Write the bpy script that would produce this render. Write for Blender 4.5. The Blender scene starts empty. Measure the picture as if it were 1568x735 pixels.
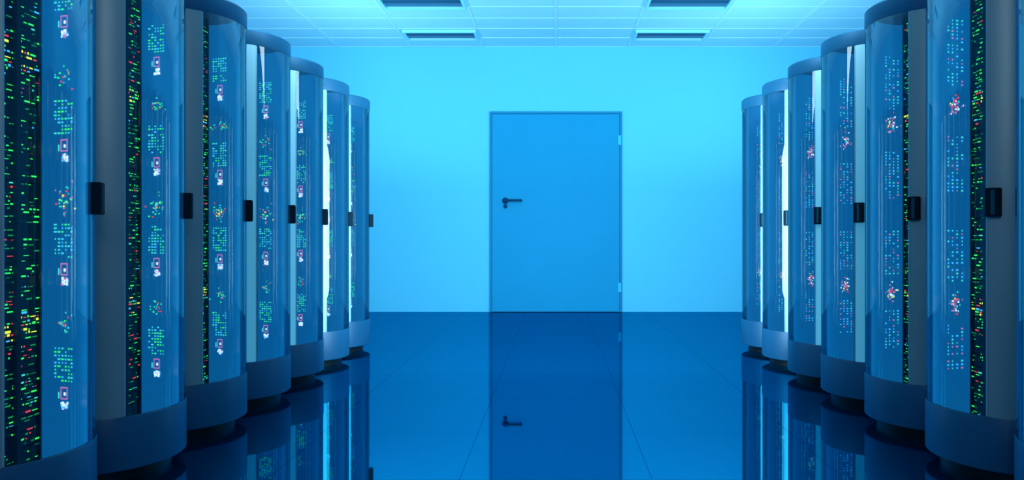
import bpy, bmesh, math, random
from mathutils import Vector, Matrix
S = bpy.context.scene
S.view_settings.view_transform = 'Standard'
S.view_settings.look = 'None'

# ---------------------------------------------------------------- materials
def mat(name, col=(0.5,0.5,0.5), rough=0.5, metal=0.0, spec=0.5, emit=None, es=0.0, noise=0.0, nscale=8.0, bump=0.0):
    m = bpy.data.materials.new(name); m.use_nodes = True
    nt = m.node_tree; b = nt.nodes['Principled BSDF']
    b.inputs['Base Color'].default_value = (*col, 1)
    b.inputs['Roughness'].default_value = rough
    b.inputs['Metallic'].default_value = metal
    b.inputs['Specular IOR Level'].default_value = spec
    if emit:
        b.inputs['Emission Color'].default_value = (*emit, 1)
        b.inputs['Emission Strength'].default_value = es
    if noise > 0 or bump > 0:
        tc = nt.nodes.new('ShaderNodeTexCoord'); nz = nt.nodes.new('ShaderNodeTexNoise')
        nz.inputs['Scale'].default_value = nscale; nz.inputs['Detail'].default_value = 4
        nt.links.new(tc.outputs['Object'], nz.inputs['Vector'])
        if noise > 0:
            mx = nt.nodes.new('ShaderNodeMix'); mx.data_type = 'RGBA'
            mx.inputs[6].default_value = (*[c*(1-noise) for c in col], 1)
            mx.inputs[7].default_value = (*[min(1, c*(1+noise)) for c in col], 1)
            nt.links.new(nz.outputs['Fac'], mx.inputs[0]); nt.links.new(mx.outputs[2], b.inputs['Base Color'])
        if bump > 0:
            bp = nt.nodes.new('ShaderNodeBump'); bp.inputs['Strength'].default_value = bump
            bp.inputs['Distance'].default_value = 0.002
            nt.links.new(nz.outputs['Fac'], bp.inputs['Height']); nt.links.new(bp.outputs['Normal'], b.inputs['Normal'])
    return m

def led_mat(name, col, s):
    m = mat(name, (0.01,0.01,0.01), 0.4, emit=col, es=s)
    m.cycles.emission_sampling = 'NONE'
    return m

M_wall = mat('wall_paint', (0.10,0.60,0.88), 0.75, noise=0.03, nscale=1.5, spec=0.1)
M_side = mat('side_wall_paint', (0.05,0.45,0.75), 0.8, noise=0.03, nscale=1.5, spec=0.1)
M_ceil = mat('ceiling_tile', (0.28,0.73,0.88), 0.8, noise=0.04, nscale=6, spec=0.1)
M_tbar = mat('ceiling_tbar', (0.36,0.78,0.92), 0.5)
M_troff = mat('troffer_frame', (0.20,0.72,0.92), 0.4)
M_louv = mat('troffer_louver', (0.015,0.14,0.28), 0.4, metal=0.5)
M_door = mat('door_laminate', (0.004,0.30,0.57), 0.6, noise=0.04, nscale=3, bump=0.05, spec=0.1)
M_frame = mat('door_frame_paint', (0.003,0.23,0.46), 0.5, spec=0.1)
M_hinge = mat('hinge_paint', (0.02,0.52,0.76), 0.5, spec=0.2)
M_lever = mat('lever_metal', (0.001,0.05,0.13), 0.6, spec=0.04)
M_silver = mat('cabinet_silver', (0.34,0.44,0.48), 0.40, metal=0.5, noise=0.04, nscale=3)
M_seal = mat('door_edge_seal', (0.25,0.55,0.70), 0.3, metal=0.3)
def baked_lit_silver(i, s):  # light on the far posts baked in as emission; posts are no lamps
    return mat('cabinet_baked_light_post_%d' % i, (0.3,0.55,0.65), 0.4, metal=0.2, emit=(0.08,0.52,0.85), es=s)
POST = {4: baked_lit_silver(4,0.30), 5: baked_lit_silver(5,0.42), 6: baked_lit_silver(6,0.42), 7: baked_lit_silver(7,0.45)}
M_shell = mat('cabinet_shell', (0.03,0.12,0.20), 0.4, metal=0.3)
M_cap = mat('cabinet_cap', (0.014,0.15,0.31), 0.4, metal=0.2, noise=0.05)
M_base = mat('cabinet_base', (0.006,0.09,0.21), 0.4, metal=0.2, noise=0.05)
M_black = mat('black_rubber', (0.004,0.006,0.01), 0.4)
M_handle = mat('handle_plastic', (0.002,0.015,0.03), 0.6, spec=0.05)
M_handle2 = mat('handle_inlay', (0.015,0.09,0.14), 0.6, spec=0.05)
M_server = mat('server_faceplate', (0.004,0.010,0.02), 0.35, metal=0.3)
M_vent = mat('server_vent', (0.02,0.07,0.13), 0.4, metal=0.5)
M_refl_liner = mat('painted_glass_reflection', (0.015,0.24,0.55), 0.3, emit=(0.004,0.19,0.53), es=0.55, noise=0.1, nscale=5)  # blue glass reflection put in as colour and glow
M_refl_liner.cycles.emission_sampling = 'NONE'
L_green = led_mat('led_green', (0.03,0.85,0.10), 1.4)
L_dim = led_mat('led_dim_green', (0.01,0.36,0.08), 0.8)
L_red = led_mat('led_red', (0.85,0.05,0.08), 1.2)
L_yel = led_mat('led_yellow', (0.75,0.85,0.04), 1.5)
L_blue = led_mat('led_blue', (0.05,0.50,1.0), 1.3)
L_cyan = led_mat('led_cyan', (0.06,0.80,0.66), 1.1)
L_white = led_mat('led_white', (0.75,0.88,1.0), 1.3)
L_pink = led_mat('led_pink', (0.66,0.20,0.48), 1.0)
LEDS = [L_green, L_dim, L_red, L_yel, L_blue, L_cyan, L_white, L_pink]

def glass_mat():
    m = bpy.data.materials.new('cabinet_glass'); m.use_nodes = True
    nt = m.node_tree; nt.nodes.clear()
    o = nt.nodes.new('ShaderNodeOutputMaterial'); mx = nt.nodes.new('ShaderNodeMixShader'); m2 = nt.nodes.new('ShaderNodeMixShader')
    t = nt.nodes.new('ShaderNodeBsdfTransparent'); g = nt.nodes.new('ShaderNodeBsdfGlossy'); d = nt.nodes.new('ShaderNodeBsdfDiffuse')
    fr = nt.nodes.new('ShaderNodeFresnel'); fr.inputs['IOR'].default_value = 1.95
    t.inputs['Color'].default_value = (0.86,0.95,1.0,1)
    d.inputs['Color'].default_value = (0.08,0.5,0.85,1)
    g.inputs['Color'].default_value = (0.85,0.97,1,1); g.inputs['Roughness'].default_value = 0.02
    m2.inputs[0].default_value = 0.025
    nt.links.new(t.outputs[0], m2.inputs[1]); nt.links.new(d.outputs[0], m2.inputs[2])
    nt.links.new(fr.outputs[0], mx.inputs[0]); nt.links.new(m2.outputs[0], mx.inputs[1])
    nt.links.new(g.outputs[0], mx.inputs[2]); nt.links.new(mx.outputs[0], o.inputs[0])
    return m
M_glass = glass_mat()

def floor_mat():
    m = bpy.data.materials.new('polished_floor'); m.use_nodes = True
    nt = m.node_tree; nt.nodes.clear(); N = nt.nodes.new; L = nt.links.new
    o = N('ShaderNodeOutputMaterial'); mx = N('ShaderNodeMixShader')
    d = N('ShaderNodeBsdfDiffuse'); g = N('ShaderNodeBsdfGlossy')
    g.inputs['Roughness'].default_value = 0.025
    tc = N('ShaderNodeTexCoord'); sp = N('ShaderNodeSeparateXYZ'); L(tc.outputs['Object'], sp.inputs[0])
    P = 0.632
    outs = []
    for ax, off in (('X', P/2), ('Y', 0.1)):
        a = N('ShaderNodeMath'); a.operation='ADD'; a.inputs[1].default_value = off+P*50; L(sp.outputs[ax], a.inputs[0])
        b = N('ShaderNodeMath'); b.operation='MODULO'; b.inputs[1].default_value = P; L(a.outputs[0], b.inputs[0])
        c = N('ShaderNodeMath'); c.operation='SUBTRACT'; c.inputs[1].default_value = P/2; L(b.outputs[0], c.inputs[0])
        e = N('ShaderNodeMath'); e.operation='ABSOLUTE'; L(c.outputs[0], e.inputs[0])
        h = N('ShaderNodeMath'); h.operation='GREATER_THAN'; h.inputs[1].default_value = P/2-0.0018; L(e.outputs[0], h.inputs[0])
        outs.append(h)
    mm = N('ShaderNodeMath'); mm.operation='MAXIMUM'; L(outs[0].outputs[0], mm.inputs[0]); L(outs[1].outputs[0], mm.inputs[1])
    c1 = N('ShaderNodeMix'); c1.data_type='RGBA'
    c1.inputs[6].default_value=(0.02,0.34,0.53,1); c1.inputs[7].default_value=(0.015,0.21,0.36,1)
    L(mm.outputs[0], c1.inputs[0]); L(c1.outputs[2], g.inputs['Color'])
    d.inputs['Color'].default_value=(0.0,0.03,0.08,1)
    mx.inputs[0].default_value = 0.80
    L(d.outputs[0], mx.inputs[1]); L(g.outputs[0], mx.inputs[2]); L(mx.outputs[0], o.inputs[0])
    return m
M_floor = floor_mat()

# ---------------------------------------------------------------- helpers
def finish(bm, name, mats, parent=None, smooth=False, recalc=True):
    if recalc: bmesh.ops.recalc_face_normals(bm, faces=bm.faces)
    me = bpy.data.meshes.new(name); bm.to_mesh(me); bm.free()
    for m in mats: me.materials.append(m)
    if smooth:
        for p in me.polygons: p.use_smooth = True
        me.set_sharp_from_angle(angle=math.radians(35))
    return me
def add(name, me, parent=None, loc=(0,0,0)):
    o = bpy.data.objects.new(name, me); S.collection.objects.link(o); o.location = loc
    if parent: o.parent = parent
    return o
def box(bm, x0,x1,y0,y1,z0,z1, mi=0, bev=0):
    r = bmesh.ops.create_cube(bm, size=1, matrix=Matrix.Translation(((x0+x1)/2,(y0+y1)/2,(z0+z1)/2)) @ Matrix.Diagonal((abs(x1-x0),abs(y1-y0),abs(z1-z0),1)))
    fs = set(f for v in r['verts'] for f in v.link_faces)
    for f in fs: f.material_index = mi
    if bev:
        es = list(set(e for f in fs for e in f.edges))
        rr = bmesh.ops.bevel(bm, geom=es, offset=bev, segments=2, affect='EDGES')
        for f in rr['faces']: f.material_index = mi
def pt(side, r, a, z):
    a = math.radians(a)
    return Vector((-side*r*math.cos(a), -r*math.sin(a), z))
def arc_solid(bm, side, r0, r1, a0, a1, z0, z1, n=16, mi=0):
    ring = []
    for i in range(n+1):
        a = a0+(a1-a0)*i/n
        ring.append([bm.verts.new(pt(side,r,a,z)) for r,z in ((r0,z0),(r1,z0),(r1,z1),(r0,z1))])
    fs = []
    for i in range(n):
        A,B = ring[i],ring[i+1]
        for j in range(4):
            k=(j+1)%4; fs.append(bm.faces.new((A[j],A[k],B[k],B[j])))
    fs.append(bm.faces.new(ring[0])); fs.append(bm.faces.new(ring[-1][::-1]))
    for f in fs: f.material_index = mi
def lathe(bm, prof, n=96, mi=0):
    rings=[]
    for r,z in prof:
        if r < 1e-5: rings.append([bm.verts.new((0,0,z))])
        else: rings.append([bm.verts.new((r*math.cos(2*math.pi*i/n), r*math.sin(2*math.pi*i/n), z)) for i in range(n)])
    for A,B in zip(rings,rings[1:]):
        for i in range(n):
            j=(i+1)%n
            if len(A)==1 and len(B)==1: continue
            if len(A)==1: f=bm.faces.new((A[0],B[i],B[j]))
            elif len(B)==1: f=bm.faces.new((A[i],A[j],B[0]))
            else: f=bm.faces.new((A[i],A[j],B[j],B[i]))
            f.material_index=mi

# ---------------------------------------------------------------- room
YB, YF, XW, H = 7.89, -3.0, 3.3, 2.79
def plane_box(name, x0,x1,y0,y1,z0,z1, m):
    bm=bmesh.new(); box(bm,x0,x1,y0,y1,z0,z1); return add(name, finish(bm,name,[m]))
plane_box('floor', -XW,XW,YF,YB,-0.1,0, M_floor)
plane_box('wall_back', -XW,XW,YB,YB+0.1,0,H, M_wall)
plane_box('wall_front', -XW,XW,YF-0.1,YF,0,H, M_side)
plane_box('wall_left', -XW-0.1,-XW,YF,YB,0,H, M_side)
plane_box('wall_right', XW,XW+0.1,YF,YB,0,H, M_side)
TX, TY = 0.762, 0.343
bm=bmesh.new(); box(bm,-XW,XW,YF,YB,H,H+0.1,0)
for i in range(-4,5):
    x=i*TX; box(bm,x-0.011,x+0.011,YF,YB,H-0.006,H-0.0005,1)
j=0
while YB-j*TY>YF:
    y=YB-j*TY; box(bm,-XW,XW,y-0.011,min(y+0.011,YB),H-0.0055,H-0.0006,1); j+=1
add('ceiling', finish(bm,'ceiling',[M_ceil,M_tbar]))

# recessed troffers
def troffer_mesh():
    bm=bmesh.new(); w,d=0.355,0.155
    z0=-0.03
    t=0.022
    box(bm,-w,w,-d,-d+t,z0,0,0); box(bm,-w,w,d-t,d,z0,0,0)
    box(bm,-w,-w+t,-d+t,d-t,z0,0,0); box(bm,w-t,w,-d+t,d-t,z0,0,0)
    box(bm,-w+t,w-t,-d+t,d-t,-0.006,0,1)
    y=0.0; box(bm,-w+t,w-t,y-0.006,y+0.006,-0.020,-0.006,1)
    return finish(bm,'troffer',[M_troff,M_louv])
TM=troffer_mesh()
for row in (1,4,7,10,13,16,19,22,25):
    y=YB-(row+0.5)*TY
    for sx in (-1,1):
        add('ceiling_light', TM, loc=(sx*1.5*TX*0.985,y,H-0.007))

# door
D = bpy.data.objects.new('door_1', None); S.collection.objects.link(D); D.location=(0,YB,0)
bm=bmesh.new(); hw,hh=0.693,2.1
box(bm,-hw,-hw+0.022,-0.03,-0.001,0.001,hh,0,0.002); box(bm,hw-0.022,hw,-0.03,-0.001,0.001,hh,0,0.002)
box(bm,-hw+0.022,hw-0.022,-0.03,-0.001,hh-0.022,hh,0,0.002)
add('frame', finish(bm,'frame',[M_frame]), D)
bm=bmesh.new(); box(bm,-hw+0.026,hw-0.026,-0.024,-0.002,0.006,hh-0.026,0,0.002)
add('leaf', finish(bm,'leaf',[M_door]), D)
bm=bmesh.new()
for z in (1.80,0.258):
    box(bm,hw-0.042,hw-0.008,-0.038,-0.024,z-0.05,z+0.05,0,0.003)
    for q in (-0.03,0.0,0.03):
        box(bm,hw-0.036,hw-0.031,-0.040,-0.038,z+q-0.003,z+q+0.003,0)
add('hinges', finish(bm,'hinges',[M_hinge]), D)
bm=bmesh.new()
def ycyl(bm,x,z,r,y0,y1,n=32):
    bmesh.ops.create_cone(bm,cap_ends=True,segments=n,radius1=r,radius2=r,depth=abs(y1-y0),
        matrix=Matrix.Translation((x,(y0+y1)/2,z))@Matrix.Rotation(math.pi/2,4,'X'))
hx,hz=-0.528,1.166
ycyl(bm,hx,hz,0.034,-0.034,-0.024); ycyl(bm,hx,hz-0.058,0.022,-0.032,-0.024)
ycyl(bm,hx,hz,0.012,-0.075,-0.034)
box(bm,hx-0.012,hx+0.175,-0.082,-0.064,hz-0.010,hz+0.014,0,0.006)
box(bm,hx+0.16,hx+0.177,-0.082,-0.045,hz-0.009,hz+0.012,0,0.004)
box(bm,hx-0.004,hx+0.004,-0.034,-0.032,hz-0.070,hz-0.050,0)
add('lever_handle', finish(bm,'lever_handle',[M_lever]), D)

# ---------------------------------------------------------------- server cabinets
R=0.262; Z0=0.04; ZB=0.215; ZT=1.685; ZC=1.76
ZI, ZJ = Z0+0.012, ZC-0.012          # interior bottom / top (base and cap are hollow rings)
def quad(bm, ps, mi):
    f=bm.faces.new([bm.verts.new(p) for p in ps]); f.material_index=mi

def posts(side, m):
    bm=bmesh.new()
    arc_solid(bm,side,R-0.022,R-0.0005,46,74.8,ZB,ZT,10,0); arc_solid(bm,side,R-0.022,R-0.0005,-74.8,-46,ZB,ZT,10,1)
    return finish(bm,'door_posts',[m,M_silver],smooth=True)

def build(side, variant):
    rnd=random.Random(100*variant+(7 if side>0 else 3)); M={}
    bm=bmesh.new(); lathe(bm,[(0,0.0),(0.215,0.0),(0.215,Z0+0.005),(0,Z0+0.005)],64); M['plinth']=finish(bm,'plinth',[M_black],smooth=True)
    RI=R-0.010
    bm=bmesh.new(); lathe(bm,[(0,Z0),(R-0.004,Z0),(R,Z0+0.004),(R,ZB-0.004),(R-0.002,ZB),(RI,ZB),(RI,Z0+0.01),(0,Z0+0.01)]); M['base']=finish(bm,'base',[M_base],smooth=True)
    bm=bmesh.new(); lathe(bm,[(0,ZC-0.01),(RI,ZC-0.01),(RI,ZT),(R-0.002,ZT),(R,ZT+0.004),(R,ZC-0.008),(R-0.008,ZC),(0,ZC)]); M['cap']=finish(bm,'cap',[M_cap],smooth=True)
    bm=bmesh.new()
    arc_solid(bm,side,R-0.016,R-0.002,75,285,ZB,ZT,48); M['shell']=finish(bm,'shell',[M_shell],smooth=True)
    M['door_posts']=posts(side,M_silver)
    bm=bmesh.new(); n=40
    for i in range(n):
        a,b=-46+92*i/n,-46+92*(i+1)/n; r=R-0.002
        vs=[pt(side,r,a,ZB),pt(side,r,b,ZB),pt(side,r,b,ZT),pt(side,r,a,ZT)]
        quad(bm,vs,0)
    bmesh.ops.remove_doubles(bm,verts=bm.verts,dist=1e-5); M['glass_door']=finish(bm,'glass_door',[M_glass],smooth=True)
    bm=bmesh.new(); arc_solid(bm,side,R-0.004,R+0.001,44.9,46.0,ZB+0.002,ZT-0.002,2); arc_solid(bm,side,R-0.004,R+0.001,-46,-44.9,ZB+0.002,ZT-0.002,2)
    M['door_edge_seals']=finish(bm,'door_edge_seals',[M_seal])
    # added curved panel, coloured as the blue reflection in the glass
    ri=R-0.026
    bm=bmesh.new(); arc_solid(bm,side,ri,ri+0.003,-118,-34,ZI,ZJ,24); M['reflection_liner']=finish(bm,'reflection_liner',[M_refl_liner],smooth=True)
    # server stack
    bm=bmesh.new(); xf,xb=-0.055,0.15; y0,y1=-0.185,0.135
    def bx(xa,xb_,ya,yb,za,zb,mi):
        box(bm, side*xa, side*xb_, ya,yb,za,zb,mi)
    bx(xf+0.012,xb,y0,y1,ZI,ZJ,0)
    U=0.0445
    z=ZI+0.01
    while z<ZJ-0.03:
        h=rnd.choice([1,1,1,2]); h=min(h*U, ZJ-0.005-z)
        bx(xf,xf+0.013,y0+0.012,y1-0.008,z+0.002,z+h-0.002,0)
        for q in range(int(h/U+0.5)*2):
            zz=z+0.008+q*0.02
            if rnd.random()<0.5: bx(xf-0.0015,xf,y0+0.03,y1-0.03-rnd.random()*0.1,zz,zz+0.004,1)
        z+=h
    bx(xf-0.006,xf+0.01,y0,y0+0.010,ZI,ZJ,1); bx(xf-0.006,xf+0.01,y1-0.007,y1,ZI,ZJ,1)
    for yy in (-0.09,0.03):
        bx(xf-0.014,xf-0.002,yy-0.008,yy+0.008,ZI,ZJ,0)
    M['server_stack']=finish(bm,'server_stack',[M_server,M_vent])
    # LEDs on server front
    bm=bmesh.new()
    zz=ZI+0.03
    hot=[0.545,1.295]
    while zz<ZJ-0.03:
        near=min(abs(zz-h) for h in hot)
        xx=side*(xf-0.003)
        yy=y0+0.02
        while yy<y1-0.015:
            w=rnd.choice([0.006,0.010,0.014,0.022]); hgt=rnd.choice([0.002,0.003,0.004,0.005])
            p=rnd.random()
            col=(yy-y0)/(y1-y0)
            hotz = near<0.05 and (1-near/0.05)*1.1 > abs(col-0.5)*1.4
            dens=0.75 if hotz else 0.40
            if p<dens:
                c=rnd.random()
                if hotz:
                    mi=3 if c<0.35 else 0 if c<0.68 else 2 if c<0.85 else 4
                    hgt*=1.4
                else: mi=0 if c<0.48 else 1 if c<0.82 else 2 if c<0.92 else 4 if c<0.97 else 5
                quad(bm,[(xx,yy,zz),(xx,yy+w,zz),(xx,yy+w,zz+hgt),(xx,yy,zz+hgt)],mi)
            yy+=w+0.006
        zz+=rnd.choice([0.009,0.012,0.015])
    M['server_leds']=finish(bm,'server_leds',LEDS,recalc=False)
    # opposite row's reflected LEDs, painted as glowing quads on that panel
    bm=bmesh.new(); rl=ri-0.002
    def lq(a,z,wa,h,mi): quad(bm,[pt(side,rl,a-wa/2,z-h/2),pt(side,rl,a+wa/2,z-h/2),pt(side,rl,a+wa/2,z+h/2),pt(side,rl,a-wa/2,z+h/2)],mi)
    ac=-73
    def matrix(z0_,z1_,cols,step,palette,prob,wa,hh_):
        zz=z0_
        while zz<z1_:
            for c in range(cols):
                if rnd.random()<prob: lq(ac-8+c*(16.0/(cols-1)),zz,wa*rnd.choice([0.6,1,1.4]),hh_,rnd.choice(palette))
            zz+=step
    if side<0:
        for zc in (0.31,0.69,1.07,1.45):
            for da,dz,wa,h,mi in ((0,0.024,6,0.004,7),(0,-0.010,6,0.004,7),(-3,0.007,0.8,0.038,7),(3,0.007,0.8,0.038,7),(0.6,0.005,2.0,0.010,6),(-5,0.0,1.2,0.02,5)):
                lq(ac+da,zc+dz,wa,h,mi)
            for q in range(26): lq(ac+0.5+rnd.uniform(-3,3),zc-0.030+rnd.uniform(-0.011,0.011),1.8,0.006,rnd.choice([6,6,6,6,4,7]))
            matrix(zc+0.045,zc+0.15,6,0.011,[5,5,0,5,4,0],0.66,1.7,0.005)
        for q in range(34): lq(ac+rnd.gauss(0,4.2),0.91+rnd.gauss(0,0.022),rnd.choice([1.0,1.8]),0.005,rnd.choice([2,0,7,5,3,5,2]))
        for zc in (0.53,1.29):
            for q in range(18): lq(ac+rnd.gauss(0,4.5),zc+rnd.gauss(0,0.014),rnd.choice([1.0,1.8]),0.005,rnd.choice([5,5,2,0]))
    else:
        for zc in (0.545,1.295):
            for q in range(34): lq(ac+rnd.gauss(0,3.4),zc+rnd.gauss(0,0.019),rnd.choice([0.9,1.5,2.1]),0.006,rnd.choice([2,7,6,7,5,6,3,2]))
            lq(ac+2.5,zc-0.028,3,0.006,7)
        for a_,b_ in ((0.30,0.47),(0.63,0.82),(0.97,1.18),(1.37,1.62)):
            matrix(a_,b_,4,0.0135,[4,5,4,7,5],0.62,1.5,0.006)
    M['reflected_leds']=finish(bm,'reflected_leds',LEDS,recalc=False)
    # handle
    bm=bmesh.new()
    box(bm,-0.012,0.014,-0.022,0.022,-0.046,0.046,0,0.002)
    box(bm,0.013,0.016,-0.006,0.006,-0.040,0.040,1,0.001)
    ah=-18 if side<0 else 50
    a=math.radians(ah); d=Vector((-side*math.cos(a),-math.sin(a),0))
    mt=Matrix.Translation(d*(R+0.008)+Vector((0,0,0.907)))@Matrix.Rotation(math.atan2(d.y,d.x),4,'Z')
    bmesh.ops.transform(bm,matrix=mt,verts=bm.verts)
    M['door_handle']=finish(bm,'door_handle',[M_handle,M_handle2])
    return M

XC=1.576; SP=0.5337
for side in (-1,1):
    V=[build(side,v) for v in range(3)]
    for k in range(0,8):
        e=bpy.data.objects.new('server_cabinet',None); S.collection.objects.link(e)
        e.location=(side*XC, 1.545+SP*k, 0)
        for nm,me in V[k%3].items():
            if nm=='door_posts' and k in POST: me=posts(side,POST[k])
            add(nm,me,e)

# ---------------------------------------------------------------- added area lights, no fixtures
def area(name, loc, direction, sx, sy, power, col):
    l=bpy.data.lights.new(name,'AREA'); l.shape='RECTANGLE'; l.size=sx; l.size_y=sy; l.energy=power; l.color=col
    o=bpy.data.objects.new(name,l); S.collection.objects.link(o); o.location=loc
    o.rotation_euler=Vector(direction).to_track_quat('-Z','Y').to_euler(); return o
LC=(0.72,0.95,1.02)
area('added_wall_fill',(0,3.2,2.3),(0,1,0.0),5.2,0.7,66,LC)  # added light to brighten the far wall, no fixture there
area('added_door_fill',(0,4.2,0.9),(0,1,-0.05),2.2,1.2,74,LC)  # unseen fill added to even out the door and lower wall
for sx in (-1,1):
    area('added_ceiling_fill',(sx*1.75,4.4,1.80),(0,0.15,1),0.25,5.0,54,LC)  # added upward fill for the ceiling, out of sight above the cabinets
area('added_aisle_fill',(0,-1.5,2.4),(0,0.8,-0.6),3.0,1.0,34,(0.75,0.92,1.0))  # added fill from behind the camera, brightens the near cabinets

w=bpy.data.worlds.new('world'); S.world=w; w.use_nodes=True
w.node_tree.nodes['Background'].inputs[0].default_value=(0.01,0.1,0.2,1)

cd=bpy.data.cameras.new('camera'); cam=bpy.data.objects.new('camera',cd); S.collection.objects.link(cam)
cam.location=(0,0,0.80); cam.rotation_euler=(math.pi/2,0,0)
cd.sensor_width=36; cd.lens=36*1408/1920; cd.shift_x=-82/1920; cd.shift_y=-8/1920; cd.clip_start=0.01
S.camera=cam
